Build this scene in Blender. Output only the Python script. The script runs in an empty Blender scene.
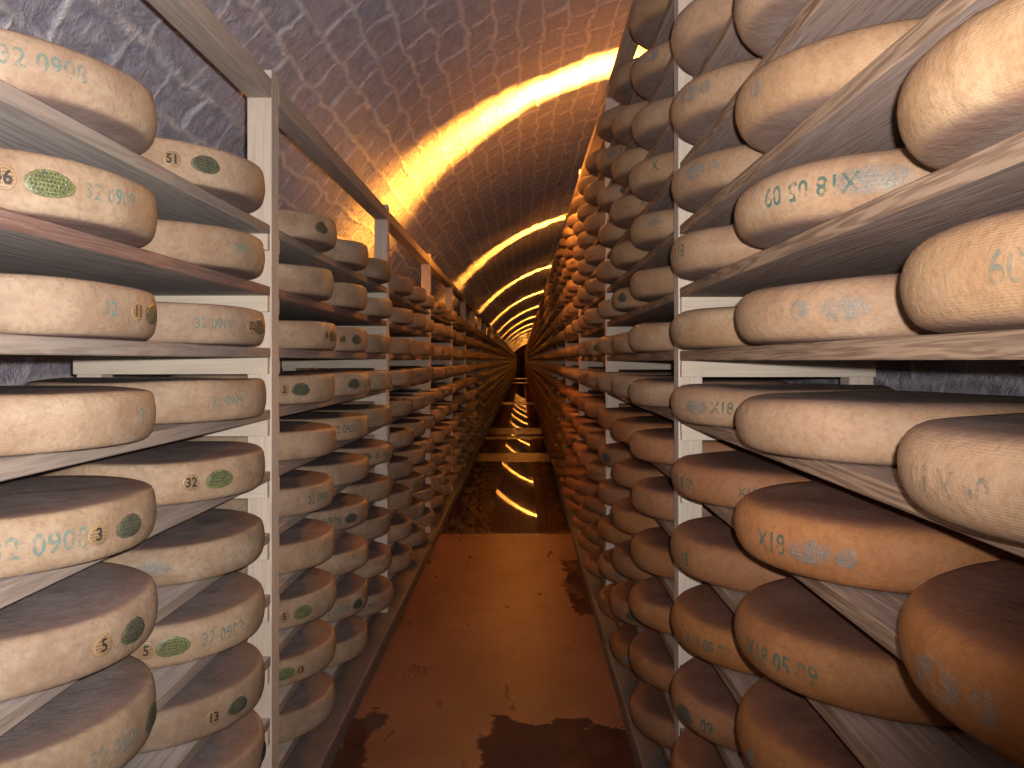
import bpy, bmesh, math, random
import numpy as np
from mathutils import Vector, Matrix

random.seed(7)
S = 0.32            # wheel radius in metres; the layout below is in wheel radii
EYE = 5.33          # eye height in wheel radii
F = 800.0
PI = math.pi
C = bpy.context.scene.collection


def W(x, y, z):
    return Vector((x * S, y * S, (z + EYE) * S))


# ------------------------------------------------------------------ materials
def nt(name):
    m = bpy.data.materials.new(name)
    m.use_nodes = True
    t = m.node_tree
    for n in list(t.nodes):
        t.nodes.remove(n)
    out = t.nodes.new('ShaderNodeOutputMaterial')
    b = t.nodes.new('ShaderNodeBsdfPrincipled')
    t.links.new(b.outputs[0], out.inputs[0])
    return m, t, b, out


class G:
    """tiny node-building helper"""
    def __init__(s, t):
        s.t = t

    def n(s, typ, **kw):
        nd = s.t.nodes.new(typ)
        for k, v in kw.items():
            setattr(nd, k, v)
        return nd

    def l(s, a, b):
        s.t.links.new(a, b)

    def setin(s, sock, v):
        if hasattr(v, 'is_output') or isinstance(v, bpy.types.NodeSocket):
            s.l(v, sock)
        else:
            sock.default_value = v

    def math(s, op, a, b=0.0, c=0.0, clamp=False):
        m = s.n('ShaderNodeMath', operation=op, use_clamp=clamp)
        s.setin(m.inputs[0], a)
        s.setin(m.inputs[1], b)
        s.setin(m.inputs[2], c)
        return m.outputs[0]

    def mix(s, f, a, b, mode='MIX'):
        m = s.n('ShaderNodeMix', data_type='RGBA', blend_type=mode)
        s.setin(m.inputs[0], f)
        for i, v in ((6, a), (7, b)):
            if isinstance(v, tuple):
                v = (v[0], v[1], v[2], 1)
            s.setin(m.inputs[i], v)
        return m.outputs[2]

    def ramp(s, f, lo, hi, a=0.0, b=1.0):
        m = s.n('ShaderNodeMapRange', interpolation_type='SMOOTHSTEP')
        s.setin(m.inputs[0], f)
        for i, v in ((1, lo), (2, hi), (3, a), (4, b)):
            m.inputs[i].default_value = v
        return m.outputs[0]

    def noise(s, vec, scale, detail=4, rough=0.6, dist=0.0):
        m = s.n('ShaderNodeTexNoise')
        s.l(vec, m.inputs['Vector'])
        m.inputs['Scale'].default_value = scale
        m.inputs['Detail'].default_value = detail
        m.inputs['Roughness'].default_value = rough
        m.inputs['Distortion'].default_value = dist
        return m.outputs['Fac']

    def scaled(s, vec, x, y, z, off=None):
        m = s.n('ShaderNodeMapping')
        s.l(vec, m.inputs[0])
        m.inputs['Scale'].default_value = (x, y, z)
        if off is not None:
            s.l(off, m.inputs['Location'])
        return m.outputs[0]

    def coord(s, which='Object'):
        return s.n('ShaderNodeTexCoord').outputs[which]

    def rnd(s):
        return s.n('ShaderNodeObjectInfo').outputs['Random']

    def rndvec(s, k=10.0):
        c = s.n('ShaderNodeCombineXYZ')
        r = s.rnd()
        s.l(s.math('MULTIPLY', r, k), c.inputs[0])
        s.l(s.math('MULTIPLY', r, k * 1.7), c.inputs[1])
        s.l(s.math('MULTIPLY', r, k * 0.3), c.inputs[2])
        return c.outputs[0]

    def xyz(s, vec):
        m = s.n('ShaderNodeSeparateXYZ')
        s.l(vec, m.inputs[0])
        return m.outputs

    def bump(s, h, strength, dist, b, normal=None):
        m = s.n('ShaderNodeBump')
        s.l(h, m.inputs['Height'])
        m.inputs['Strength'].default_value = strength
        m.inputs['Distance'].default_value = dist
        if normal is not None:
            s.l(normal, m.inputs['Normal'])
        if b is not None:
            s.l(m.outputs[0], b.inputs['Normal'])
        return m.outputs[0]


def rind(name, side_a, side_b, pale, top_a, top_b, edge):
    m, t, b, out = nt(name)
    g = G(t)
    o = g.coord()
    v = g.scaled(o, 1, 1, 1, g.rndvec(9))
    p = g.xyz(o)
    r = g.math('POWER', g.math('ADD', g.math('MULTIPLY', p[0], p[0]), g.math('MULTIPLY', p[1], p[1])), 0.5)
    n1 = g.noise(v, 7, 4, 0.65)
    n2 = g.noise(g.scaled(v, 1, 1, 2.5), 3.0, 4, 0.6, 0.4)
    n3 = g.noise(v, 90, 2, 0.7)
    col = g.mix(g.ramp(n1, 0.3, 0.7), side_a, side_b)
    col = g.mix(g.ramp(n2, 0.5, 0.78, 0, 0.6), col, pale)
    sp = g.noise(v, 45, 4, 0.8)
    col = g.mix(g.ramp(sp, 0.52, 0.72, 0.0, 0.5), col, pale)
    col = g.mix(g.ramp(n3, 0.4, 0.75, 0.0, 0.4), col, (side_a[0] * .55, side_a[1] * .5, side_a[2] * .45))
    tn = g.noise(v, 14, 5, 0.7)
    tn2 = g.noise(v, 60, 3, 0.75)
    top = g.mix(g.ramp(tn, 0.3, 0.7), top_a, top_b)
    top = g.mix(g.ramp(tn2, 0.5, 0.8, 0, 0.45), top, (top_b[0] * 1.5, top_b[1] * 1.5, top_b[2] * 1.55))
    # rind changes from smeared grey flat faces to washed side over the last centimetres
    rr = g.math('ADD', r, g.math('MULTIPLY', g.math('SUBTRACT', n1, 0.5), 0.012))
    top = g.mix(g.ramp(rr, 0.22, 0.302, 0, 0.55), top, edge)
    side = g.ramp(rr, 0.2985 if name == 'rind_washed' else 0.288, 0.3075)
    col = g.mix(side, top, col)
    # each wheel a little different in tone
    r0 = g.rnd()
    hs = g.n('ShaderNodeHueSaturation')
    g.l(col, hs.inputs['Color'])
    g.l(g.math('ADD', 0.498, g.math('MULTIPLY', r0, 0.004)), hs.inputs['Hue'])
    g.l(g.math('ADD', 0.9, g.math('MULTIPLY', r0, 0.12)), hs.inputs['Saturation'])
    g.l(g.math('ADD', 0.88, g.math('MULTIPLY', g.math('FRACT', g.math('MULTIPLY', r0, 7.3)), 0.2)), hs.inputs['Value'])
    g.l(hs.outputs[0], b.inputs['Base Color'])
    b.inputs['Roughness'].default_value = 0.62
    b.inputs['Specular IOR Level'].default_value = 0.28
    # cheesecloth lines round the side and a rough flat face
    wob = g.math('ADD', p[2], g.math('MULTIPLY', g.noise(v, 9, 2), 0.006))
    lines = g.math('SINE', g.math('MULTIPLY', wob, 2 * PI / 0.0031))
    lines = g.math('MULTIPLY', g.math('MULTIPLY', lines, 0.10), side)
    h = g.math('ADD', lines, g.math('MULTIPLY', n3, 0.9))
    h = g.math('ADD', h, g.math('MULTIPLY', tn2, 0.8))
    nb = g.bump(h, 0.6, 0.0015, None)
    g.bump(g.math('ADD', n1, g.math('MULTIPLY', sp, 0.2)), 0.6, 0.006, b, nb)
    return m


RIND_OLD = rind('rind_washed', (0.262, 0.172, 0.112), (0.375, 0.268, 0.185), (0.50, 0.425, 0.335),
                (0.19, 0.148, 0.143), (0.285, 0.23, 0.225), (0.25, 0.142, 0.098))
RIND_TAN = rind('rind_young', (0.295, 0.172, 0.096), (0.375, 0.238, 0.142), (0.48, 0.37, 0.26),
                (0.205, 0.146, 0.13), (0.29, 0.23, 0.21), (0.26, 0.13, 0.07))
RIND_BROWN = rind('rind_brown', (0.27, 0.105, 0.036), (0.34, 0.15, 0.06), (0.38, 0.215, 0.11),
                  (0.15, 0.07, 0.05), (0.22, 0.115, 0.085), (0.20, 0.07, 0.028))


def wood(name, a, b_, c, grain=1.0, rough=0.7, along='Y', bmp=0.5):
    m, t, b, out = nt(name)
    g = G(t)
    v = g.scaled(g.coord(), 1, 1, 1, g.rndvec(13))
    sc = {'Y': (9, 0.55, 14), 'Z': (12, 12, 0.6), 'X': (0.6, 12, 12)}[along]
    vv = g.scaled(v, *sc)
    n1 = g.noise(vv, 1.6 * grain, 3, 0.6, 1.2)
    rings = g.math('SINE', g.math('MULTIPLY', n1, 42))
    n2 = g.noise(g.scaled(v, sc[0] * 5, sc[1] * 4, sc[2] * 5), 2, 3, 0.7)
    n3 = g.noise(v, 3, 3)
    col = g.mix(g.ramp(rings, -1, 1), a, b_)
    col = g.mix(g.ramp(n2, 0.4, 0.75, 0, 0.6), col, c)
    col = g.mix(g.ramp(n3, 0.4, 0.8, 0, 0.4), col, (c[0] * .7, c[1] * .68, c[2] * .66))
    g.l(col, b.inputs['Base Color'])
    b.inputs['Roughness'].default_value = rough
    b.inputs['Specular IOR Level'].default_value = 0.25
    h = g.math('ADD', g.math('MULTIPLY', rings, 0.3), n2)
    g.bump(h, bmp, 0.0015, b)
    return m


M_POST = wood('pale_spruce_post', (0.638, 0.546, 0.470), (0.571, 0.479, 0.403), (0.672, 0.605, 0.538), 0.6, along='Z')
M_LEDGE = wood('pale_spruce_rail', (0.638, 0.563, 0.470), (0.580, 0.496, 0.412), (0.672, 0.605, 0.521), 0.6, along='X')
M_RAIL = wood('weathered_top_rail', (0.468, 0.396, 0.347), (0.396, 0.329, 0.288), (0.540, 0.468, 0.423), 0.8)
M_FACE = wood('grey_board_face', (0.37, 0.335, 0.325), (0.47, 0.43, 0.42), (0.60, 0.56, 0.55), 0.8)
M_FACE_R = wood('brown_board_face', (0.29, 0.205, 0.175), (0.36, 0.265, 0.23), (0.48, 0.40, 0.37), 1.0)
M_EDGE = wood('planed_board_edge', (0.34, 0.275, 0.24), (0.27, 0.215, 0.185), (0.42, 0.36, 0.325), 0.9)
M_EDGE_PINK = wood('pinkish_board_edge', (0.25, 0.14, 0.115), (0.20, 0.11, 0.09), (0.36, 0.26, 0.225), 0.8)
M_EDGE_R = wood('knotty_board_edge', (0.36, 0.245, 0.17), (0.19, 0.115, 0.08), (0.40, 0.30, 0.23), 1.1)

# ink, casein ovals, number discs --------------------------------------------


def ink(name, col, lo, hi, k=1.0):
    m, t, b, out = nt(name)
    g = G(t)
    o = g.coord()
    n = g.noise(g.scaled(o, 1, 1, 1, g.rndvec(5)), 55, 3, 0.8)
    n2 = g.noise(o, 14, 2)
    a = g.math('MULTIPLY', g.ramp(g.math('ADD', n, g.math('MULTIPLY', g.math('SUBTRACT', n2, 0.5), 0.5)), lo, hi), k)
    b.inputs['Base Color'].default_value = (*col, 1)
    b.inputs['Roughness'].default_value = 0.7
    tr = g.n('ShaderNodeBsdfTransparent')
    mx = g.n('ShaderNodeMixShader')
    g.l(a, mx.inputs[0])
    g.l(tr.outputs[0], mx.inputs[1])
    g.l(b.outputs[0], mx.inputs[2])
    g.l(mx.outputs[0], out.inputs[0])
    return m


M_INK = ink('teal_ink', (0.14, 0.26, 0.245), 0.34, 0.64, 0.68)
M_INK_FAINT = ink('faint_grey_green_ink', (0.12, 0.17, 0.15), 0.40, 0.66, 0.5)
M_INK_DARK = ink('dark_green_ink', (0.05, 0.12, 0.10), 0.32, 0.62, 0.8)
M_BLACK = ink('black_ink', (0.03, 0.02, 0.015), 0.22, 0.42, 1.0)


def oval_mat(name, base, dark, light, fade, worn=False):
    m, t, b, out = nt(name)
    g = G(t)
    uv = g.coord('UV')
    p = g.xyz(uv)
    br = g.n('ShaderNodeTexBrick')
    g.l(uv, br.inputs['Vector'])
    br.inputs['Scale'].default_value = 1.0
    br.inputs['Brick Width'].default_value = 0.0062
    br.inputs['Row Height'].default_value = 0.0068
    br.inputs['Mortar Size'].default_value = 0.0012
    br.inputs['Mortar Smooth'].default_value = 0.3
    br.offset = 0.35
    n = g.noise(g.coord(), 260, 3, 0.8)
    n2 = g.noise(g.scaled(g.coord(), 1, 1, 1, g.rndvec(7)), 28, 3, 0.7)
    glyph = g.math('MULTIPLY', g.math('SUBTRACT', 1.0, br.outputs['Fac']), g.ramp(n, 0.38, 0.55))
    # rim stays free of letters
    rad = g.math('POWER', g.math('ADD', g.math('POWER', g.math('DIVIDE', p[0], 0.042), 2.0), g.math('POWER', g.math('DIVIDE', p[1], 0.0235), 2.0)), 0.5)
    glyph = g.math('MULTIPLY', glyph, g.ramp(rad, 0.70, 0.88, 0.35 if worn else 1, 0))
    col = g.mix(g.ramp(n2, 0.35, 0.7), base, dark)
    col = g.mix(glyph, col, (dark[0] * .35, dark[1] * .35, dark[2] * .35))
    col = g.mix(g.ramp(n, 0.54, 0.70, 0, 0.65), col, light)
    g.l(col, b.inputs['Base Color'])
    b.inputs['Roughness'].default_value = 0.42
    g.bump(g.math('SUBTRACT', g.math('MULTIPLY', n, 0.5), glyph), 0.8, 0.001, b)
    a = g.ramp(n2, fade[0], fade[1])
    jag = g.math('ADD', rad, g.math('MULTIPLY', g.math('SUBTRACT', g.noise(g.coord(), 120, 3), 0.5), 0.5 if worn else 0.2))
    a = g.math('MULTIPLY', a, g.ramp(jag, 0.62 if worn else 0.86, 1.0, 1, 0.0))
    if worn:
        st = g.noise(g.scaled(g.coord(), 1, 1, 9), 45, 3, 0.7)
        a = g.math('MULTIPLY', a, g.ramp(st, 0.34, 0.6, 0.25, 0.95))
    tr = g.n('ShaderNodeBsdfTransparent')
    mx = g.n('ShaderNodeMixShader')
    g.l(a, mx.inputs[0])
    g.l(tr.outputs[0], mx.inputs[1])
    g.l(b.outputs[0], mx.inputs[2])
    g.l(mx.outputs[0], out.inputs[0])
    return m


M_OVAL = oval_mat('green_casein_oval', (0.17, 0.185, 0.06), (0.07, 0.085, 0.045), (0.55, 0.56, 0.42), (0.05, 0.25))
M_OVAL_DARK = oval_mat('dark_casein_oval', (0.10, 0.10, 0.06), (0.05, 0.055, 0.04), (0.42, 0.40, 0.32), (0.1, 0.3))
M_OVAL_GREY = oval_mat('worn_grey_casein_oval', (0.34, 0.31, 0.28), (0.15, 0.165, 0.16), (0.55, 0.52, 0.49), (0.28, 0.68), True)
M_DISC = oval_mat('tan_number_disc', (0.36, 0.23, 0.12), (0.29, 0.19, 0.11), (0.46, 0.35, 0.23), (0.05, 0.35))

# stone, floor ----------------------------------------------------------------


def stone(name, disp=True, tint=(1, 1, 1), bw=0.34, rh=0.205):
    m, t, b, out = nt(name)
    g = G(t)
    uv = g.coord('UV')
    # wander of the joints
    nz = g.n('ShaderNodeTexNoise')
    g.l(uv, nz.inputs['Vector'])
    nz.inputs['Scale'].default_value = 2.6
    nz.inputs['Detail'].default_value = 3
    off = g.n('ShaderNodeVectorMath', operation='SUBTRACT')
    g.l(nz.outputs['Color'], off.inputs[0])
    off.inputs[1].default_value = (0.5, 0.5, 0.5)
    off2 = g.n('ShaderNodeVectorMath', operation='SCALE')
    g.l(off.outputs[0], off2.inputs[0])
    off2.inputs['Scale'].default_value = 0.17
    add = g.n('ShaderNodeVectorMath', operation='ADD')
    g.l(uv, add.inputs[0])
    g.l(off2.outputs[0], add.inputs[1])
    br = g.n('ShaderNodeTexBrick')
    g.l(add.outputs[0], br.inputs['Vector'])
    br.inputs['Scale'].default_value = 1.0
    br.inputs['Brick Width'].default_value = bw
    br.inputs['Row Height'].default_value = rh
    br.inputs['Mortar Size'].default_value = 0.027
    br.inputs['Mortar Smooth'].default_value = 1.0
    br.inputs['Color1'].default_value = (0.0, 0.0, 0.0, 1)
    br.inputs['Color2'].default_value = (1, 1, 1, 1)
    br.inputs['Mortar'].default_value = (0.5, 0.5, 0.5, 1)
    br.offset = 0.45
    br.squash = 1.25
    br.squash_frequency = 3
    fac = br.outputs['Fac']
    n1 = g.noise(uv, 6, 6, 0.7, 0.5)
    n2 = g.noise(uv, 13, 6, 0.78, 0.8)
    n3 = g.noise(uv, 48, 5, 0.8)
    vo = g.n('ShaderNodeTexVoronoi', feature='F1')
    g.l(add.outputs[0], vo.inputs['Vector'])
    vo.inputs['Scale'].default_value = 9
    ca = (0.490 * tint[0], 0.475 * tint[1], 0.600 * tint[2])
    cb = (0.700 * tint[0], 0.680 * tint[1], 0.820 * tint[2])
    col = g.mix(g.ramp(n2, 0.3, 0.7), ca, cb)
    col = g.mix(g.ramp(br.outputs['Color'], 0, 1, 0.0, 0.35), col, (0.56 * tint[0], 0.53 * tint[1], 0.64 * tint[2]))
    col = g.mix(g.ramp(n1, 0.5, 0.75, 0, 0.5), col, (0.74 * tint[0], 0.71 * tint[1], 0.80 * tint[2]))
    mort = g.math('MULTIPLY', fac, g.ramp(n1, 0.28, 0.55, 0.4, 0.95))
    col = g.mix(mort, col, (0.93 * tint[0], 0.90 * tint[1], 0.97 * tint[2]))
    g.l(col, b.inputs['Base Color'])
    b.inputs['Roughness'].default_value = 0.9
    b.inputs['Specular IOR Level'].default_value = 0.15
    h = g.math('MULTIPLY', n1, 0.035)
    h = g.math('ADD', h, g.math('MULTIPLY', n2, 0.050))
    h = g.math('ADD', h, g.math('MULTIPLY', vo.outputs['Distance'], 0.02))
    h = g.math('ADD', h, g.math('MULTIPLY', fac, 0.010))
    h = g.math('ADD', h, g.math('MULTIPLY', g.xyz(br.outputs['Color'])[0], 0.022))
    if disp:
        d = g.n('ShaderNodeDisplacement')
        g.l(h, d.inputs['Height'])
        d.inputs['Midlevel'].default_value = 0.05
        d.inputs['Scale'].default_value = 1.0
        g.l(d.outputs[0], out.inputs['Displacement'])
        m.displacement_method = 'BOTH'
        g.bump(n3, 0.7, 0.006, b)
    else:
        g.bump(g.math('ADD', h, g.math('MULTIPLY', n3, 0.004)), 1.0, 1.0, b)
    return m


M_STONE = stone('grey_violet_vault_stone')
M_STONE_FLAT = stone('grey_wall_stone', disp=False)


def floor_mat():
    m, t, b, out = nt('red_brown_screed')
    g = G(t)
    o = g.coord()
    p = g.xyz(o)
    n1 = g.noise(o, 1.3, 5, 0.6, 0.6)
    n2 = g.noise(g.scaled(o, 1.0, 0.35, 1), 6, 5, 0.7, 0.4)
    n3 = g.noise(o, 120, 2)
    edge = g.math('MULTIPLY', g.math('SUBTRACT', g.noise(o, 2.3, 4, 0.65), 0.5), 0.35)
    fine = g.math('MULTIPLY', g.math('SUBTRACT', g.noise(o, 9, 3, 0.65), 0.5), 0.10)
    x = g.math('ADD', p[0], g.math('ADD', edge, fine))
    y = g.math('ADD', p[1], fine)
    ye = g.math('ADD', p[1], g.math('MULTIPLY', edge, 2.0))
    wet = None

    def rect(x0, x1, y0, y1, soft=0.02, yy=None):
        yy = y if yy is None else yy
        a = g.math('MULTIPLY', g.ramp(x, x0 - soft, x0 + soft), g.ramp(x, x1 - soft, x1 + soft, 1, 0))
        c = g.math('MULTIPLY', g.ramp(yy, y0 - soft, y0 + soft), g.ramp(yy, y1 - soft, y1 + soft, 1, 0))
        return g.math('MULTIPLY', a, c)

    zones = []
    for (y0, y1) in ((24.7, 42.4), (46.4, 54.5), (56.5, 58.3), (63.6, 98), (104, 190), (200, 235), (250, 420)):
        zones.append(rect(-5, 5, y0 * S, y1 * S, 0.03))
    zones.append(rect(-0.13 * S * 5, 1.6 * S, 2.0, 11.75 * S, 0.012, ye))    # puddle at the near end
    zones.append(rect(-2.6 * S, -2.05 * S, 3.2, 3.85, 0.015, ye))
    zones.append(rect(1.12 * S, 1.7 * S, 5.3, 6.9, 0.015, ye))
    for z in zones:
        wet = z if wet is None else g.math('MAXIMUM', wet, z)
    dry = g.mix(g.ramp(n1, 0.3, 0.7), (0.19, 0.080, 0.05), (0.28, 0.135, 0.09))
    dry = g.mix(g.ramp(n2, 0.4, 0.95, 0, 0.3), dry, (0.13, 0.055, 0.035))
    dry = g.mix(g.ramp(n3, 0.5, 0.8, 0, 0.15), dry, (0.42, 0.27, 0.2))
    wc = g.mix(0.72, dry, (0.03, 0.015, 0.01))
    g.l(g.mix(wet, dry, wc), b.inputs['Base Color'])
    rd = g.ramp(n2, 0.3, 0.7, 0.27, 0.34)
    mr = g.n('ShaderNodeMix', data_type='FLOAT')
    g.l(wet, mr.inputs[0])
    g.l(rd, mr.inputs[2])
    mr.inputs[3].default_value = 0.015
    g.l(mr.outputs[0], b.inputs['Roughness'])
    b.inputs['Specular IOR Level'].default_value = 0.5
    ms = g.math('SUBTRACT', 1.0, g.math('MULTIPLY', wet, 0.99))
    h = g.math('ADD', g.math('MULTIPLY', g.math('MULTIPLY', n2, 0.0012), ms), g.math('MULTIPLY', g.math('MULTIPLY', n3, 0.0006), ms))
    g.bump(h, 0.7, 1.0, b)
    return m


M_FLOOR = floor_mat()


def simple(name, col, rough=0.8, metal=0.0, noise=None, bumpd=0.002):
    m, t, b, out = nt(name)
    g = G(t)
    o = g.coord()
    n = g.noise(o, 12, 5, 0.7)
    n2 = g.noise(o, 120, 3, 0.7)
    d = noise or 0.75
    c = g.mix(g.ramp(n, 0.3, 0.7), tuple(v * d for v in col), col)
    g.l(c, b.inputs['Base Color'])
    b.inputs['Roughness'].default_value = rough
    b.inputs['Metallic'].default_value = metal
    g.bump(g.math('ADD', n, g.math('MULTIPLY', n2, 0.4)), 0.5, bumpd, b)
    return m


M_KERB = simple('grey_concrete', (0.21, 0.175, 0.165), 0.7)
M_METAL = simple('black_painted_steel', (0.03, 0.028, 0.026), 0.5, 0.3)
M_DOOR = simple('dark_red_brown_wall', (0.20, 0.07, 0.04), 0.8)
M_DOORSHADE = simple('painted_passage_shade', (0.05, 0.03, 0.02), 0.9)  # shade of the open passage, painted as a near-black colour


def emis(name, col, k):
    m, t, b, out = nt(name)
    b.inputs['Base Color'].default_value = (*col, 1)
    b.inputs['Emission Color'].default_value = (*col, 1)
    b.inputs['Emission Strength'].default_value = k
    return m


LAMP_COL = (1.0, 0.36, 0.04)
M_BULB = emis('glowing_sodium_bulb', LAMP_COL, 12)


# ------------------------------------------------------------------ mesh helpers
def link(name, me, mat=None, parent=None):
    o = bpy.data.objects.new(name, me)
    C.objects.link(o)
    if mat is not None and me is not None:
        for mm in (mat if isinstance(mat, (list, tuple)) else [mat]):
            me.materials.append(mm)
    if parent is not None:
        o.parent = parent
    return o


def tag(o, label=None, cat=None, group=None, kind=None):
    if label:
        o['label'] = label
    if cat:
        o['category'] = cat
    if group:
        o['group'] = group
    if kind:
        o['kind'] = kind
    return o


def box(bm, x0, x1, y0, y1, z0, z1, bev=0.0, wob=0.0):
    vs = [bm.verts.new((x, y, z)) for x in (x0, x1) for y in (y0, y1) for z in (z0, z1)]
    if wob:
        for v in vs:
            v.co += Vector([random.uniform(-wob, wob) for _ in range(3)])
    f = []
    for idx in ((0, 1, 3, 2), (4, 6, 7, 5), (0, 4, 5, 1), (2, 3, 7, 6), (0, 2, 6, 4), (1, 5, 7, 3)):
        f.append(bm.faces.new([vs[i] for i in idx]))
    if bev:
        es = {e for ff in f for e in ff.edges}
        bmesh.ops.bevel(bm, geom=list(es), offset=bev, segments=2, affect='EDGES', profile=0.6)


def mesh(bm, name, smooth=False):
    bmesh.ops.recalc_face_normals(bm, faces=bm.faces)
    me = bpy.data.meshes.new(name)
    bm.to_mesh(me)
    bm.free()
    if smooth:
        for p in me.polygons:
            p.use_smooth = True
    return me


# wheel profile: radius as a function of height (both in metres)
H = 0.345 * S
PROF = [(0.0, 0.0), (0.45, 0.0), (0.80, 0.0), (0.915, 0.002), (0.945, 0.008), (0.965, 0.022), (0.980, 0.048), (0.990, 0.085),
        (0.998, 0.13), (1.0, 0.175), (0.998, 0.22), (0.992, 0.268), (0.984, 0.305), (0.972, 0.328), (0.954, 0.339), (0.920, 0.344),
        (0.80, 0.344), (0.45, 0.341), (0.0, 0.338)]


PROF_R = [(0.0, 0.0), (0.45, 0.0), (0.78, 0.0), (0.875, 0.003), (0.915, 0.012), (0.945, 0.030), (0.968, 0.058), (0.985, 0.095),
          (0.996, 0.135), (1.0, 0.175), (0.997, 0.215), (0.986, 0.258), (0.967, 0.292), (0.940, 0.318), (0.905, 0.336), (0.865, 0.344),
          (0.78, 0.346), (0.45, 0.342), (0.0, 0.339)]


def prof_r(z):
    pts = [(b_ * S, a * S) for a, b_ in PROF[4:15]]
    if z <= pts[0][0]:
        return pts[0][1]
    for (z0, r0), (z1, r1) in zip(pts, pts[1:]):
        if z <= z1:
            return r0 + (r1 - r0) * (z - z0) / (z1 - z0)
    return pts[-1][1]


def wheel_mesh(name, seed, seam=False, segs=112, prof=PROF):
    rn = random.Random(seed)
    ph = [rn.uniform(0, 2 * PI) for _ in range(8)]
    am = [0.0012, 0.0009, 0.0006, 0.0005]
    bm = bmesh.new()
    rings = []
    for k, (r, z) in enumerate(prof):
        if r == 0:
            rings.append([bm.verts.new((0, 0, z * S))])
            continue
        ring = []
        for i in range(segs):
            a = 2 * PI * i / segs
            wob = sum(am[j] * math.sin((j + 2) * a + ph[j]) for j in range(4)) * (1 if r > 0.7 else 0.3)
            zz = z * S
            if z > 0.17:
                zz += 0.0022 * math.sin(2 * a + ph[5]) * min(1, (z - 0.17) / 0.17) + 0.0012 * math.sin(5 * a + ph[6])
            rr = r * S + wob
            if seam and 0.02 < z < 0.33 and i == 0:
                rr += 0.0025
            ring.append(bm.verts.new((rr * math.cos(a), rr * math.sin(a), zz)))
        rings.append(ring)
    for a, b_ in zip(rings, rings[1:]):
        if len(a) == 1:
            for i in range(segs):
                bm.faces.new((a[0], b_[(i + 1) % segs], b_[i]))
        elif len(b_) == 1:
            for i in range(segs):
                bm.faces.new((a[i], a[(i + 1) % segs], b_[0]))
        else:
            for i in range(segs):
                bm.faces.new((a[i], a[(i + 1) % segs], b_[(i + 1) % segs], b_[i]))
    return mesh(bm, name, True)


WHEELS = {}
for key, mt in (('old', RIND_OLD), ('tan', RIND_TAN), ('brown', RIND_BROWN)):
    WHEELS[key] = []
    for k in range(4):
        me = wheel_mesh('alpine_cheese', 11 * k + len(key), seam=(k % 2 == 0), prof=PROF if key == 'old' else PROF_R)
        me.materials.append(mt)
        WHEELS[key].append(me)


def on_side(u, z, lift=0.0019):
    """local arc u (m) and height z -> point on the wheel side at angle 0"""
    r = prof_r(z) + lift
    a = u / S
    return (r * math.cos(a), r * math.sin(a), z)


def oval_mesh(name, a, b_, mat, z0=H / 2, tilt=0.0, irregular=0.04, lift=0.0030):
    bm = bmesh.new()
    uvl = bm.loops.layers.uv.new('UVMap')
    rn = random.Random(name + str(a))
    uvs = {}
    cen = bm.verts.new(on_side(0, z0, lift + 0.0006))
    uvs[cen] = (0, 0)
    prev = None
    N = 36
    ph = rn.uniform(0, 6)
    for q in range(1, 6):
        k = q / 5
        ring = []
        for i in range(N):
            t = 2 * PI * i / N
            kk = k * (1 + irregular * math.sin(3 * t + ph))
            u, v = a * kk * math.cos(t), b_ * kk * math.sin(t)
            uu, vv = u * math.cos(tilt) - v * math.sin(tilt), u * math.sin(tilt) + v * math.cos(tilt)
            vert = bm.verts.new(on_side(uu, z0 + vv, lift - (0.0022 if q == 5 else 0)))
            uvs[vert] = (k * math.cos(t) * 0.042, k * math.sin(t) * 0.0235)
            ring.append(vert)
        for i in range(N):
            j = (i + 1) % N
            if prev is None:
                bm.faces.new((cen, ring[i], ring[j]))
            else:
                bm.faces.new((prev[i], ring[i], ring[j], prev[j]))
        prev = ring
    for f in bm.faces:
        for l in f.loops:
            l[uvl].uv = uvs[l.vert]
    me = mesh(bm, name, True)
    me.materials.append(mat)
    return me


def text_mesh(body, size, mat, z0=H / 2, flip=False, slant=0.0, stretch=0.86, weight=0.0009):
    cu = bpy.data.curves.new('stamp_text', 'FONT')
    cu.body = body
    cu.size = size
    cu.align_x = 'CENTER'
    cu.align_y = 'CENTER'
    cu.space_character = 1.05
    cu.resolution_u = 3
    cu.offset = weight
    tmp = bpy.data.objects.new('stamp_tmp', cu)
    C.objects.link(tmp)
    dg = bpy.context.evaluated_depsgraph_get()
    me = bpy.data.meshes.new_from_object(tmp.evaluated_get(dg))
    bpy.data.objects.remove(tmp)
    bm = bmesh.new()
    bm.from_mesh(me)
    bmesh.ops.triangulate(bm, faces=bm.faces)
    bmesh.ops.subdivide_edges(bm, edges=[e for e in bm.edges if e.calc_length() > 0.008], cuts=2)
    for v in bm.verts:
        u, w = v.co.x * stretch, v.co.y
        w += slant * u
        if flip:
            u, w = -u, -w
        v.co = Vector(on_side(u, z0 + w, 0.0031))
    bm.to_mesh(me)
    bm.free()
    me.materials.clear()
    me.materials.append(mat)
    me.name = 'ink_stamp'
    return me


OVAL = {'green': oval_mesh('casein_oval', 0.045, 0.0255, M_OVAL), 'dark': oval_mesh('casein_oval', 0.043, 0.025, M_OVAL_DARK),
        'grey': oval_mesh('casein_oval', 0.052, 0.025, M_OVAL_GREY), 'biggrey': oval_mesh('casein_oval', 0.072, 0.030, M_OVAL_GREY)}
DISC = oval_mesh('number_disc', 0.0235, 0.0225, M_DISC)
SMUDGE = oval_mesh('number_disc', 0.022, 0.021, M_OVAL_GREY)
_txt = {}


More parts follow.
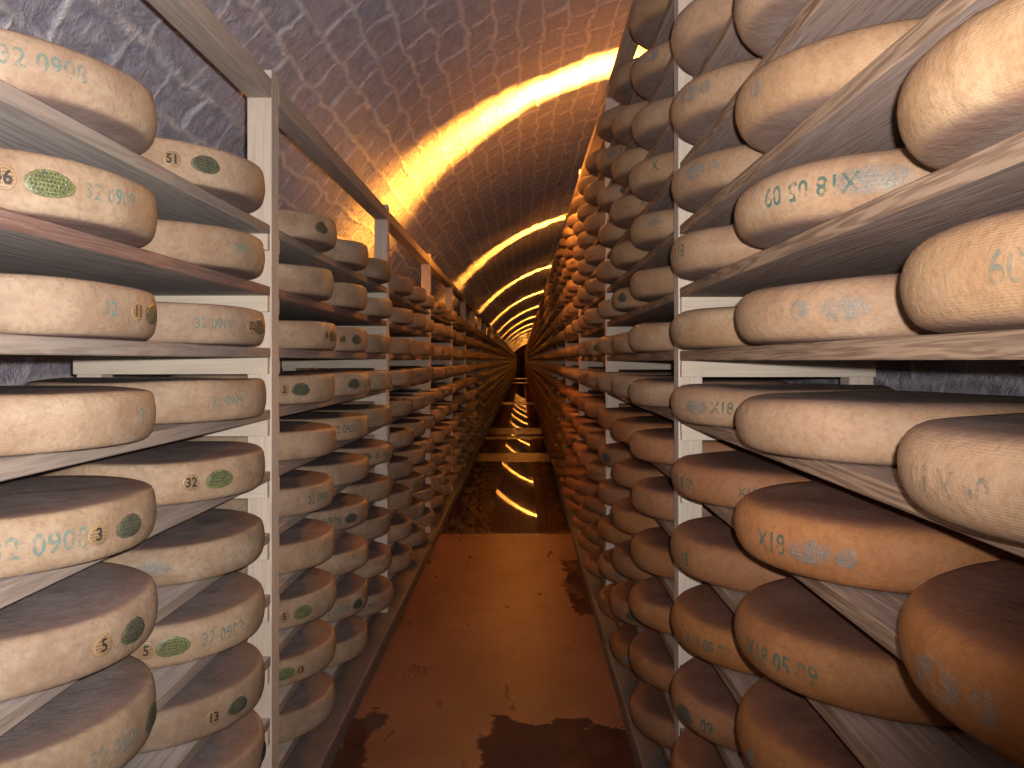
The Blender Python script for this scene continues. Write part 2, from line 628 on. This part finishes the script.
def text(body, size, dark=0, flip=False, z0=H / 2):
    key = (body, size, dark, flip, z0)
    if key not in _txt:
        _txt[key] = text_mesh(body, size, (M_INK, M_INK_DARK, M_BLACK, M_INK_FAINT)[dark], z0, flip)
    return _txt[key]


def phi_at(cx, cy, px):
    """angle on the wheel's side met by the sight line through column px"""
    k = (px - 522) / F
    # point = (k t, t)
    A = k * k + 1
    B = -2 * (k * cx + cy)
    Cc = cx * cx + cy * cy - 1
    D = B * B - 4 * A * Cc
    if D <= 0:
        t = -B / (2 * A)
    else:
        t = (-B - math.sqrt(D)) / (2 * A)
    return math.atan2(t - cy, k * t - cx)


# ------------------------------------------------------------------ layout
P0, BAY, PW = 8.60, 7.40, 0.26
NBAY = 53
ENDY = 402.0
XL, XR = -2.69, 1.68            # aisle faces of the posts
DEPTH = 2.10
CL, CR = -3.40, 2.377           # wheel centre lines
LEV_L = {n: 0.14 - 0.662 * (n - 2) for n in range(0, 10)}
LEV_R = {n: 0.11 - 0.675 * (n - 2) for n in range(-4, 10)}
TH = 0.105                      # board thickness
RAIL_L, RAIL_R = 3.03, 5.45


def post_y(k):
    return P0 + BAY * k


def wheel_y(k, w):
    """k: bay that ends at post k; w = 0 next to post k, 2 the far side towards the camera"""
    return post_y(k) - 1.27 - 2.29 * w


ORD = ['first', 'second', 'third', 'fourth', 'fifth', 'sixth', 'seventh', 'eighth', 'ninth', 'tenth', 'eleventh', 'twelfth',
       'thirteenth', 'fourteenth', 'fifteenth', 'sixteenth']

# marks: (side, bay, slot, row) -> list of (kind, px, extra)
MARKS = {
    ('L', 0, 1, 0): [('t', 45, '32 0908', 0.050, 0)],
    ('L', 0, 0, 0): [('d', 172, '51'), ('o', 206, 'dark')],
    ('L', 0, 1, 1): [('d', 2, '46'), ('o', 50, 'green'), ('t', 112, '32 0908', 0.042, 0)],
    ('L', 0, 0, 1): [('t', 241, '0908', 0.036, 0)],
    ('L', 0, 1, 2): [('t', 110, '32', 0.04, 0), ('d', 137, '11'), ('o', 152, 'dark')],
    ('L', 0, 0, 2): [('t', 215, '32 0908', 0.04, 0), ('d', 251, '32'), ('o', 260, 'dark')],
    ('L', 0, 1, 3): [('t', 141, '3', 0.05, 0)],
    ('L', 0, 0, 3): [('t', 228, '32 0908', 0.036, 0)],
    ('L', 0, 0, 4): [('d', 191, '32'), ('o', 220, 'green')],
    ('L', 0, 1, 4): [('t', 42, '32 0908', 0.056, 0), ('d', 98, '3'), ('o', 130, 'dark')],
    ('L', 0, 0, 5): [('o', 153, 'grey')],
    ('L', 0, 1, 5): [('d', 103, '5'), ('o', 134, 'dark')],
    ('L', 0, 0, 6): [('d', 146, '5'), ('o', 173, 'green'), ('t', 224, '32 0908', 0.046, 0)],
    ('L', 0, 1, 6): [('t', 118, '32 0908', 0.046, 0), ('o', 152, 'dark')],
    ('L', 0, 0, 7): [('d', 213, '13'), ('o', 238, 'dark')],
    ('L', 0, 0, 8): [('o', 264, 'dark')],
    ('L', 1, 2, 0): [('o', 322, 'dark')],
    ('L', 1, 2, 2): [('d', 326, '8'), ('o', 333, 'dark')],
    ('L', 1, 1, 2): [('d', 342, '68'), ('o', 357, 'dark')],
    ('L', 1, 2, 3): [('d', 284, '2'), ('o', 301, 'dark')],
    ('L', 1, 1, 4): [('t', 345, '32 0908', 0.05, 1)],
    ('L', 1, 1, 6): [('t', 326, '32 0908', 0.055, 1), ('o', 351, 'dark')],
    ('L', 1, 2, 7): [('d', 284, '5'), ('o', 303, 'green')],
    ('L', 1, 2, 8): [('o', 285, 'green'), ('d', 300, '13')],
    ('L', 1, 1, 8): [('t', 336, '32 0908', 0.05, 0), ('o', 358, 'dark')],
    ('R', 0, 0, -1): [('o', 690, 'grey'), ('s', 706)],
    ('R', 0, 0, 0): [('o', 695, 'grey'), ('s', 714)],
    ('R', 0, 0, 1): [('t', 679, 'X18', 0.05, 1)],
    ('R', 0, 0, 3): [('o', 696, 'grey'), ('t', 722, 'X18', 0.046, 1)],
    ('R', 0, 0, 4): [('t', 683, 'X18 05', 0.046, 1), ('t', 748, 'X18', 0.034, 1)],
    ('R', 0, 0, 5): [('t', 682, 'X18', 0.05, 1)],
    ('R', 0, 0, 6): [('t', 705, 'X18 05 09', 0.042, 1)],
    ('R', 0, 0, 7): [('o', 684, 'dark'), ('t', 707, '09', 0.05, 1)],
    ('R', 0, 1, -1): [('s', 748)],
    ('R', 0, 1, 0): [('s', 756)],
    ('R', 0, 1, 1): [('tf', 806, 'X18 05 09', 0.050, 1), ('o', 872, 'biggrey')],
    ('R', 0, 1, 2): [('s', 800), ('o', 843, 'grey')],
    ('R', 0, 1, 4): [('t', 771, 'X18', 0.05, 1), ('o', 808, 'grey'), ('s', 846)],
    ('R', 0, 1, 5): [('t', 776, 'X18 05 09', 0.048, 1)],
    ('R', 0, 1, 6): [('s', 752)],
    ('R', 0, 2, 2): [('tf', 1008, '09', 0.046, 3)],
    ('R', 0, 2, 3): [('tf', 950, '05 X18', 0.042, 3)],
    ('R', 0, 2, 4): [('o', 935, 'grey'), ('s', 985)],
    ('R', 1, 2, -4): [('t', 662, 'X18', 0.05, 1)],
    ('R', 1, 2, -1): [('t', 655, 'X', 0.05, 1)],
    ('R', 1, 2, 0): [('o', 655, 'grey')],
    ('R', 1, 1, 1): [('o', 622, 'dark')],
    ('R', 1, 1, 6): [('o', 612, 'dark')],
    ('R', 1, 0, 5): [('o', 606, 'dark')],
}
INK_WORD = {'green': 'green', 'dark': 'dark', 'grey': 'grey', 'biggrey': 'grey'}


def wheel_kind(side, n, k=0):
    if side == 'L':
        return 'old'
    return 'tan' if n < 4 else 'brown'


def pos_words(k, w):
    if k == 0:
        return ['beside first post', 'second from first post', 'third from first post'][w]
    a = {2: 'near end', 1: 'middle', 0: 'far end'}[w]
    return '%s of %s bay' % (a, ORD[k])


def make_wheel(side, k, w, n):
    rn = random.Random('%s%d_%d_%d' % (side, k, w, n))
    cx = (CL if side == 'L' else CR)
    cy = wheel_y(k, w)
    z = (LEV_L if side == 'L' else LEV_R)[n]
    jx, jy = rn.uniform(-0.025, 0.025), rn.uniform(-0.03, 0.03)
    if k == 0:
        jx, jy = jx * .2, jy * .2 - (0.05 if w == 2 else 0.0)
    cx += jx
    cy += jy
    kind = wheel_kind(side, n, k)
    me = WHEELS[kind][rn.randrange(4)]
    o = bpy.data.objects.new('alpine_cheese', me)
    C.objects.link(o)
    o.location = W(cx, cy, z) + Vector((0, 0, 0.0005))
    rot = rn.uniform(0, 2 * PI)
    if (side, k, w, n) == ('R', 0, 2, 1):      # the cloth seam of this wheel faces the aisle
        o.data = WHEELS[kind][0]
        rot = phi_at(cx, cy, 962)
    o.rotation_euler.z = rot
    o.scale.z = rn.uniform(0.95, 1.06)
    marks = MARKS.get((side, k, w, n))
    words = ''
    if marks is None and k > 0 and k < 5:
        marks = []
        base = math.atan2(-cy, -cx) + rn.uniform(-0.5, 0.9) * (1 if side == 'L' else -1)
        c = rn.random()
        if c < 0.42:
            marks.append(('oa', base, rn.choice(['dark', 'green', 'grey'] if side == 'L' else ['grey', 'dark'])))
            if rn.random() < 0.5:
                marks.append(('ta', base + 0.45, '32 0908' if side == 'L' else 'X18 05 09', 0.046, 1))
        elif c < 0.6:
            marks.append(('ta', base, '32 0908' if side == 'L' else 'X18 05 09', 0.046, 1))
    for mk in marks or []:
        kd = mk[0]
        ang = mk[1] if kd in ('oa', 'ta') else phi_at(cx, cy, mk[1])
        if kd in ('o', 'oa'):
            c = link('casein_oval', OVAL[mk[2]], None, o)
            c.rotation_euler.z = ang - rot
            c['label'] = '%s oval stamp' % INK_WORD[mk[2]]
            words = words or 'with %s oval' % INK_WORD[mk[2]]
        elif kd == 'd':
            c = link('number_disc', DISC, None, o)
            c.rotation_euler.z = ang - rot
            c['label'] = 'small round tan number mark'
            c2 = link('disc_number', text(mk[2], 0.034, 2), None, c)
            c2.location.x = 0.0012
        elif kd == 's':
            c = link('number_disc', SMUDGE, None, o)
            c.rotation_euler.z = ang - rot
            c['label'] = 'faded grey round mark'
        elif kd in ('t', 'tf', 'ta'):
            c = link('stamp_lettering', text(mk[2], mk[3], mk[4], kd == 'tf'), None, o)
            c.rotation_euler.z = ang - rot
            c['label'] = ('blue-green ink stamp', 'dark green ink stamp', 'black ink stamp', 'faint grey-green ink stamp')[mk[4]]
            words = words or 'with inked date'
    colour = {'old': 'pale tan', 'tan': 'orange tan', 'brown': 'dull brown'}[kind]
    rows = 'shelf %d' % 0
    idx = n if side == 'L' else n + 4
    lab = '%s cheese %s, %s rack, %s shelf down, %s' % (colour, words, 'left' if side == 'L' else 'right', ORD[idx], pos_words(k, w))
    lab = lab.replace(' ,', ',')
    tag(o, lab, 'cheese', 'cheese wheels on the left rack' if side == 'L' else 'cheese wheels on the right rack')
    return o


# which wheels stand by themselves: the ones that show, largest (closest) first
cells = []
for side, lev, cx in (('L', LEV_L, CL), ('R', LEV_R, CR)):
    for k in range(0, NBAY):
        for w in (0, 1, 2):
            for n in lev:
                cells.append((wheel_y(k, w), side, k, w, n))
cells.sort(key=lambda c: (c[0], c[1], c[4]))


def shows(y, side, k, w, n):
    """does any of this wheel fall inside the frame"""
    cx = CL if side == 'L' else CR
    z = (LEV_L if side == 'L' else LEV_R)[n]
    d = math.hypot(cx, y)
    a = math.atan2(abs(cx), y) - math.asin(1 / d)
    px = F * math.tan(max(a, 0.0))
    if px > (522 if side == 'L' else 502):
        return False
    ye = y + 0.35                      # where the rim meets its outline
    zz = z if z > 0 else z + 0.36
    py = -F * zz / (y + 0.1)
    return -361 < py < 407


solo, rest = [], []
for c in cells:
    if shows(*c) or (c[2] == 0 and c[3] == 2 and c[1] == 'L' and c[4] <= 7):   # the last: just off the frame, where a step back would show them
        (solo if len(solo) < 300 else rest).append(c)
for c in solo:
    make_wheel(*c[1:])
print('solo', len(solo), 'rest', len(rest), 'last', solo[-1])

# the remaining far wheels: one uncountable mass per rack
for side in ('L', 'R'):
    V, Fc = [], []
    prof = [(0.90, 0.0), (0.975, 0.035), (1.0, 0.17), (0.975, 0.31), (0.90, 0.345)]
    mi = []
    for (y, sd, k, w, n) in rest:
        if sd != side:
            continue
        segs = 40 if k < 8 else (24 if k < 16 else 14)
        cx = CL if side == 'L' else CR
        z = (LEV_L if side == 'L' else LEV_R)[n]
        rn = random.Random('%s%d_%d_%d' % (side, k, w, n))
        jx, jy = rn.uniform(-0.025, 0.025), rn.uniform(-0.03, 0.03)
        b0 = len(V)
        pr = prof if k < 16 else [prof[0], prof[2], prof[4]]
        for (r, h) in pr:
            for i in range(segs):
                a = 2 * PI * i / segs
                V.append(tuple(W(cx + jx + r * math.cos(a), y + jy + r * math.sin(a), z + h)))
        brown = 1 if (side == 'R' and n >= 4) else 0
        for q in range(len(pr) - 1):
            for i in range(segs):
                j = (i + 1) % segs
                Fc.append((b0 + q * segs + i, b0 + q * segs + j, b0 + (q + 1) * segs + j, b0 + (q + 1) * segs + i))
                mi.append(brown)
        Fc.append(tuple(b0 + i for i in reversed(range(segs))))
        Fc.append(tuple(b0 + (len(pr) - 1) * segs + i for i in range(segs)))
        mi += [2, 2]
    me = bpy.data.meshes.new('distant_cheese')
    me.from_pydata(V, [], Fc)
    me.update()
    me.polygons.foreach_set('material_index', mi)

    def far_rind(nm, ca, cb):
        m, t, b, out = nt(nm)
        g = G(t)
        n_ = g.noise(g.coord(), 5, 3)
        g.l(g.mix(g.ramp(n_, 0.3, 0.7), ca, cb), b.inputs['Base Color'])
        b.inputs['Roughness'].default_value = 0.62
        b.inputs['Specular IOR Level'].default_value = 0.28
        return m
    if side == 'L':
        ms = [far_rind('rind_far_left', (0.30, 0.195, 0.125), (0.40, 0.29, 0.20))] * 2
    else:
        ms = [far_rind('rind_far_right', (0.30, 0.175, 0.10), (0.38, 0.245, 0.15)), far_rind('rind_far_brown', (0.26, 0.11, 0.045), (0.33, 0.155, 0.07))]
    ms = ms + [far_rind('rind_far_flat_' + side, (0.17, 0.12, 0.11), (0.24, 0.18, 0.16))]
    for m_ in ms:
        me.materials.append(m_)
    o = link('distant_cheese', me)
    tag(o, 'far rows of cheese wheels shrinking down the %s rack' % ('left' if side == 'L' else 'right'), 'cheese',
        'cheese wheels on the %s rack' % ('left' if side == 'L' else 'right'), 'stuff')


# ------------------------------------------------------------------ shelf boards
def board_mesh(x0, x1, seed, face, edge):
    rn = random.Random(seed)
    L = (BAY - PW - 0.012) * S
    bm = bmesh.new()
    N = 24
    a, c = x0 * S, x1 * S
    t = TH * S
    secs = []
    ph = rn.uniform(0, 6)
    for i in range(N + 1):
        y = L * i / N
        w = 0.0012 * math.sin(3 * y + ph) + rn.uniform(-0.0004, 0.0004)
        dz = 0.0015 * math.sin(1.3 * y + ph)
        fx = a if abs(a) < abs(c) else c      # aisle side
        bx = c if abs(a) < abs(c) else a
        s = 1 if bx > fx else -1
        e = 0.003
        pts = [(fx + w + s * e, 0), (fx + w, e), (fx + w, t - e - dz * 0.3), (fx + w + s * e, t), (bx, t), (bx, 0)]
        secs.append([bm.verts.new((p[0], y, p[1])) for p in pts])
    for q in range(N):
        for j in range(6):
            f = bm.faces.new((secs[q][j], secs[q][(j + 1) % 6], secs[q + 1][(j + 1) % 6], secs[q + 1][j]))
            f.material_index = 1 if j in (0, 1, 2) else 0
    f = bm.faces.new(secs[0])
    f.material_index = 1
    f = bm.faces.new(list(reversed(secs[-1])))
    f.material_index = 1
    me = mesh(bm, 'shelf_board')
    me.materials.append(face)
    me.materials.append(edge)
    return me


SH_L = [board_mesh(XL - 0.015, XL - 1.76, i, M_FACE, M_EDGE) for i in range(3)]
SH_LP = board_mesh(XL - 0.015, XL - 1.76, 9, M_FACE, M_EDGE_PINK)
SH_R = [board_mesh(XR + 0.015, XR + 1.76, 20 + i, M_FACE_R, M_EDGE_R) for i in range(3)]
scells = []
for k in range(0, NBAY):
    for side, lev in (('L', LEV_L), ('R', LEV_R)):
        for n in lev:
            scells.append((k, side, n))
nsh = 0
far = []
for (k, side, n) in scells:
    z = (LEV_L if side == 'L' else LEV_R)[n]
    y0 = post_y(k - 1) + PW + 0.006
    if k == 0:
        edge_px = F * abs(z) / 8.4
        if z > 0 and n < (0 if side == 'L' else -3):
            continue
    if nsh >= 300:
        far.append((k, side, n, y0, z))
        continue
    rn = random.Random('s%s%d_%d' % (side, k, n))
    me = (SH_LP if (side == 'L' and n == 1 and k < 2) else SH_L[rn.randrange(3)]) if side == 'L' else SH_R[rn.randrange(3)]
    o = bpy.data.objects.new('shelf_board', me)
    C.objects.link(o)
    o.location = Vector((0, y0 * S, (z - TH + EYE) * S))
    nsh += 1
    idx = n if side == 'L' else n + 4
    colr = 'reddish-edged' if me is SH_LP else ('greyish' if side == 'L' else 'brown')
    tag(o, '%s wooden shelf board, %s rack, %s level down, %s bay' % (colr, 'left' if side == 'L' else 'right', ORD[idx], ORD[k]),
        'shelf board', 'shelf boards of the left rack' if side == 'L' else 'shelf boards of the right rack')
bm = bmesh.new()
for (k, side, n, y0, z) in far:
    a, c = ((XL - 1.76, XL - 0.015) if side == 'L' else (XR + 0.015, XR + 1.76))
    box(bm, a * S, c * S, y0 * S, (y0 + BAY - PW - 0.012) * S, (z - TH + EYE) * S, (z + EYE) * S)
o = link('distant_shelving', mesh(bm, 'distant_shelving'), M_FACE)
tag(o, 'far shelf boards of both racks down the gallery', 'shelf board', None, 'stuff')

# ------------------------------------------------------------------ racks
FR = -EYE + 0.30                # top of the kerb


def make_rack(side):
    lev = LEV_L if side == 'L' else LEV_R
    sg = -1 if side == 'L' else 1
    xf = XL if side == 'L' else XR
    top = 3.13 if side == 'L' else 5.62
    railz = RAIL_L if side == 'L' else RAIL_R
    rear_top = 2.1 if side == 'L' else 5.0
    root = bpy.data.objects.new('cheese_rack', None)
    C.objects.link(root)
    root.location = W(xf + sg * DEPTH / 2, 0, -EYE)
    tag(root, ('long pale wooden rack along the %s side of the aisle, open above the top shelf' if side == 'L'
               else 'tall wooden rack along the %s side of the aisle, reaching up near the vault') % ('left' if side == 'L' else 'right'), 'rack')
    inv = Vector((-root.location.x, 0, 0))

    def ab(x0, x1):
        return sorted((x0, x1))

    def shift(me):
        me.transform(Matrix.Translation(inv))
        return me
    bm = bmesh.new()
    a, b_ = ab(xf, xf + sg * PW)
    box(bm, a * S, b_ * S, 0, PW * S, (FR + EYE) * S, (top + EYE) * S, 0.003, 0.0015)
    post = shift(mesh(bm, 'post'))
    bm = bmesh.new()
    a, b_ = ab(xf + sg * (DEPTH - PW), xf + sg * DEPTH)
    box(bm, a * S, b_ * S, 0, PW * S, (FR + EYE) * S, (rear_top + EYE) * S, 0.003, 0.0015)
    rear = shift(mesh(bm, 'rear_post'))
    for m_ in (post, rear):
        m_.materials.append(M_POST)
    led = {}
    a, b_ = ab(xf + sg * 0.02, xf + sg * (DEPTH - 0.01))
    for n, z in lev.items():
        for q, (y0, y1) in enumerate(((-0.085, -0.001), (PW + 0.001, PW + 0.085))):
            bm = bmesh.new()
            box(bm, a * S, b_ * S, y0 * S, y1 * S, (z - TH - 0.175 + EYE) * S, (z - TH + EYE) * S - 0.0003, 0.002, 0.001)
            led[(n, q)] = shift(mesh(bm, 'cross_rail'))
            led[(n, q)].materials.append(M_LEDGE)
    # joined frame for the distant ones
    bm = bmesh.new()
    for me in [post, rear] + list(led.values()):
        bm.from_mesh(me)
    whole = mesh(bm, 'upright_frame')
    whole.materials.append(M_POST)
    bm = bmesh.new()
    a, b_ = ab(xf, xf + sg * PW)
    box(bm, a * S, b_ * S, (PW + 0.004) * S, (BAY - 0.004) * S, (railz - 0.20 + EYE) * S, (railz + EYE) * S, 0.003, 0.001)
    rail = shift(mesh(bm, 'top_rail'))
    rail.materials.append(M_RAIL)
    for k in range(-1, NBAY):
        y = post_y(k) * S
        if k <= 3:
            fr = bpy.data.objects.new('upright_frame', None)
            C.objects.link(fr)
            fr.parent = root
            fr.location.y = y
            for nm, me in [('post', post), ('post', rear)] + [('cross_rail', led[key]) for key in led]:
                c = bpy.data.objects.new(nm, me)
                C.objects.link(c)
                c.parent = fr
        else:
            c = bpy.data.objects.new('upright_frame', whole)
            C.objects.link(c)
            c.parent = root
            c.location.y = y
        if k < 38:
            c = bpy.data.objects.new('top_rail', rail)
            C.objects.link(c)
            c.parent = root
            c.location.y = y
    bm = bmesh.new()
    a, b_ = ab(xf, xf + sg * PW)
    box(bm, a * S, b_ * S, (post_y(38) + PW) * S, post_y(NBAY - 1) * S, (railz - 0.20 + EYE) * S, (railz + EYE) * S)
    me = shift(mesh(bm, 'top_rail'))
    link('top_rail', me, M_RAIL, root)
    return root


make_rack('L')
make_rack('R')

# ------------------------------------------------------------------ room shell
Y0, Y1 = -7.0, ENDY
VC = (6.0, -3.85)
VR = 12.9
WALLX = 4.45


def strip(pts, ys, name):
    """skin a polyline (x,z,v) along y"""
    xs = np.array(pts)
    ny, npnt = len(ys), len(pts)
    V = np.zeros((ny * npnt, 3))
    yy = np.repeat(np.array(ys), npnt)
    V[:, 0] = np.tile(xs[:, 0], ny)
    V[:, 1] = yy
    V[:, 2] = np.tile(xs[:, 1], ny)
    i = np.arange(ny - 1)[:, None] * npnt + np.arange(npnt - 1)[None, :]
    i = i.ravel()
    Fq = np.stack([i, i + npnt, i + npnt + 1, i + 1], 1)
    me = bpy.data.meshes.new(name)
    me.from_pydata(V.tolist(), [], Fq.tolist())
    uvl = me.uv_layers.new(name='UVMap')
    vi = np.zeros(len(me.loops), dtype=np.int32)
    me.loops.foreach_get('vertex_index', vi)
    uv = np.stack([yy[vi], np.tile(xs[:, 2], ny)[vi]], 1)
    uvl.data.foreach_set('uv', uv.ravel())
    me.polygons.foreach_set('use_smooth', [True] * len(me.polygons))
    return me


def vault_pts(step):
    pts = []
    a1 = math.acos((WALLX - VC[0]) / VR)
    arc = (PI - a1) * VR * S
    n = int(arc / step)
    vert = (VC[1] + EYE) * S
    for i in range(n + 1):
        a = PI - (PI - a1) * i / n
        pts.append(((VC[0] + VR * math.cos(a)) * S, (VC[1] + VR * math.sin(a) + EYE) * S, vert + arc * i / n))
    return pts


def rng(a, b_, st):
    n = max(1, int(round((b_ - a) / st)))
    return [a + (b_ - a) * i / n for i in range(n + 1)]


ys = rng(Y0 * S, 0.9, 0.12) + rng(0.9, 12.0, 0.028)[1:]
v = link('ceiling', strip(vault_pts(0.028), ys, 'ceiling'), M_STONE)
tag(v, kind='structure')
v = link('ceiling', strip(vault_pts(0.07), rng(12.0, Y1 * S, 0.09), 'ceiling'), M_STONE)
tag(v, kind='structure')
lowpts = [((VC[0] - VR) * S, z, z) for z in rng(0, (VC[1] + EYE) * S, 0.05)]
w = link('wall_left', strip(lowpts, rng(Y0 * S, Y1 * S, 0.1), 'wall_left'), M_STONE_FLAT)
tag(w, kind='structure')
rz = (VC[1] + math.sqrt(VR ** 2 - (WALLX - VC[0]) ** 2) + EYE) * S + 0.02
w = link('wall_right', strip([(WALLX * S, z, z) for z in rng(rz, 0, 0.3)], rng(Y0 * S, Y1 * S, 0.6), 'wall_right'), M_STONE_FLAT)
tag(w, kind='structure')

bm = bmesh.new()
box(bm, (VC[0] - VR) * S - 0.05, WALLX * S + 0.05, Y0 * S, Y1 * S, -0.1, 0.0)
o = link('floor', mesh(bm, 'floor'), M_FLOOR)
tag(o, kind='structure')

# kerbs that carry the racks
for nm, a, b_ in (('trim_left', -2.50, XL - DEPTH - 0.2), ('trim_right', 1.49, XR + DEPTH + 0.2)):
    x0, x1 = sorted((a * S, b_ * S))
    bm = bmesh.new()
    box(bm, x0, x1, Y0 * S, (Y1 - 1) * S, 0.0, 0.30 * S - 0.0005, 0.012)
    o = link(nm, mesh(bm, nm), M_KERB)
    tag(o, kind='structure')

# end wall with an arched doorway
bm = bmesh.new()
xa, xb = -1.35 * S, 1.15 * S
zt = 0.2
yE = Y1 * S
outer = []
na = 40
a1 = math.acos((WALLX - VC[0]) / VR)
door = [((xa, yE, 0.0))]
cxd, rd = (xa + xb) / 2, (xb - xa) / 2
zs = (3.0 + EYE) * S - rd
for i in range(17):
    a = PI - PI * i / 16
    door.append((cxd + rd * math.cos(a), yE, zs + rd * math.sin(a)))
door.append((xb, yE, 0.0))
outp = [((VC[0] - VR) * S, yE, 0.0)]
for i in range(na + 1):
    a = PI - (PI - a1) * i / na
    outp.append(((VC[0] + VR * math.cos(a)) * S, yE, (VC[1] + VR * math.sin(a) + EYE) * S))
outp.append((WALLX * S, yE, 0.0))
loop = outp + list(reversed(door))
vs = [bm.verts.new(p) for p in loop]
f = bm.faces.new(vs)
r = bmesh.ops.extrude_face_region(bm, geom=[f])
for g_ in r['geom']:
    if isinstance(g_, bmesh.types.BMVert):
        g_.co.y += 0.5
bmesh.ops.triangulate(bm, faces=bm.faces)
o = link('wall_end', mesh(bm, 'wall_end'), M_DOOR)
tag(o, kind='structure')
bm = bmesh.new()
box(bm, xa - .05, xb + .05, yE + 0.4, yE + 0.48, 0, (3.0 + EYE) * S + 0.05)
o = link('doorway_shade_panel', mesh(bm, 'doorway_shade_panel'), M_DOORSHADE)  # no door leaf: panel closing the arch, passage darkness put into its colour
tag(o, kind='structure')

# ------------------------------------------------------------------ lamps on the tall rack
LAMPS = [-1.2, 23.0, 47.4, 72.0, 98.0, 125.0, 152.0, 181.0, 210.0, 240.0, 270.0, 300.0, 330.0, 360.0, 385.0]
LX, LZ = 2.42, 5.74
HALF = 0.15     # half gap between the two baffles, wheel radii
bm = bmesh.new()
PR = 0.56
for s in (-1, 1):
    # baffle plate: a sector of a disc in the X-Z plane
    t0, t1 = s * HALF, s * (HALF + 0.02)
    ring = [(-0.0, -0.12), ]
    angs = [PI * 1.08 - (PI * 1.08 - PI * 0.40) * i / 18 for i in range(19)]
    ring += [(PR * math.cos(a), PR * math.sin(a)) for a in angs]
    ring += [(0.25, -0.12)]
    A = [bm.verts.new((p[0] * S, t0 * S, p[1] * S)) for p in ring]
    B = [bm.verts.new((p[0] * S, t1 * S, p[1] * S)) for p in ring]
    bm.faces.new(A)
    bm.faces.new(list(reversed(B)))
    for i in range(len(ring)):
        j = (i + 1) % len(ring)
        bm.faces.new((A[i], B[i], B[j], A[j]))
plates = mesh(bm, 'baffle')
plates.materials.append(M_METAL)
bm = bmesh.new()
box(bm, 0.20 * S, 0.28 * S, -(HALF + .02) * S, (HALF + .02) * S, -0.16 * S, 0.62 * S, 0.002)
box(bm, -0.52 * S, 0.28 * S, -(HALF + .02) * S, (HALF + .02) * S, -0.20 * S, -0.165 * S, 0.002)
back = mesh(bm, 'housing')
back.materials.append(M_METAL)
bm = bmesh.new()
bmesh.ops.create_uvsphere(bm, u_segments=16, v_segments=10, radius=0.012)
bulbm = mesh(bm, 'bulb', True)
bulbm.materials.append(M_BULB)
bm = bmesh.new()
box(bm, -0.5 * S, 0.28 * S, -0.05 * S, 0.05 * S, -0.26 * S, -0.20 * S, 0.001)
arm = mesh(bm, 'bracket')
arm.materials.append(M_METAL)
for i, y in enumerate(LAMPS):
    r = bpy.data.objects.new('gallery_lamp', None)
    C.objects.link(r)
    r.location = W(LX, y, LZ)
    for nm, me in (('baffle', plates), ('housing', back), ('bulb', bulbm), ('bracket', arm)):
        c = link(nm, me, None, r)
    tag(r, 'orange gallery lamp on top of right rack, %s along from the camera' % ORD[i], 'lamp', 'orange lamps on the right rack')
    L = bpy.data.lights.new('sodium_light', 'POINT')
    L.energy = (220, 2300, 900)[min(i, 2)]
    L.color = LAMP_COL
    L.shadow_soft_size = 0.042 if i == 1 else 0.03
    lo = bpy.data.objects.new('sodium_light', L)
    C.objects.link(lo)
    lo.location = W(LX - 0.03, y, LZ + 0.0)
    L.use_shadow = True
bulbless = True

# ------------------------------------------------------------------ camera, flash, world
cam = bpy.data.cameras.new('camera')
co = bpy.data.objects.new('camera', cam)
C.objects.link(co)
co.location = W(0, 0, 0)
co.rotation_euler = (PI / 2, 0, 0)
cam.sensor_width = 36.0
cam.lens = F / 1024 * 36.0
cam.shift_x = -10.0 / 1024
cam.shift_y = -23.0 / 1024
cam.clip_start = 0.02
cam.clip_end = 400
bpy.context.scene.camera = co

fl = bpy.data.lights.new('camera_flash', 'SPOT')
fl.energy = 285
fl.color = (1.0, 0.93, 0.86)
fl.shadow_soft_size = 0.008
fl.spot_size = math.radians(125)
fl.spot_blend = 0.9
fo = bpy.data.objects.new('camera_flash', fl)
C.objects.link(fo)
fo.location = co.location + Vector((0.030, 0.01, 0.030))
d = Vector((-0.31, 1, 0.30))
fo.rotation_euler = d.to_track_quat('-Z', 'Y').to_euler()

wd = bpy.data.worlds.new('world')
bpy.context.scene.world = wd
wd.use_nodes = True
bg = wd.node_tree.nodes['Background']
bg.inputs[0].default_value = (0.58, 0.55, 0.75, 1)
bg.inputs[1].default_value = 0.05

sc = bpy.context.scene
sc.view_settings.view_transform = 'Standard'
sc.view_settings.look = 'None'
sc.view_settings.exposure = 0.0
sc.view_settings.gamma = 1.0
sc.view_settings.use_curve_mapping = False
sc.cycles.max_bounces = 10
sc.cycles.diffuse_bounces = 5
sc.cycles.glossy_bounces = 4
sc.cycles.transparent_max_bounces = 12
sc.cycles.use_denoising = True
sc.cycles.sample_clamp_indirect = 8.0
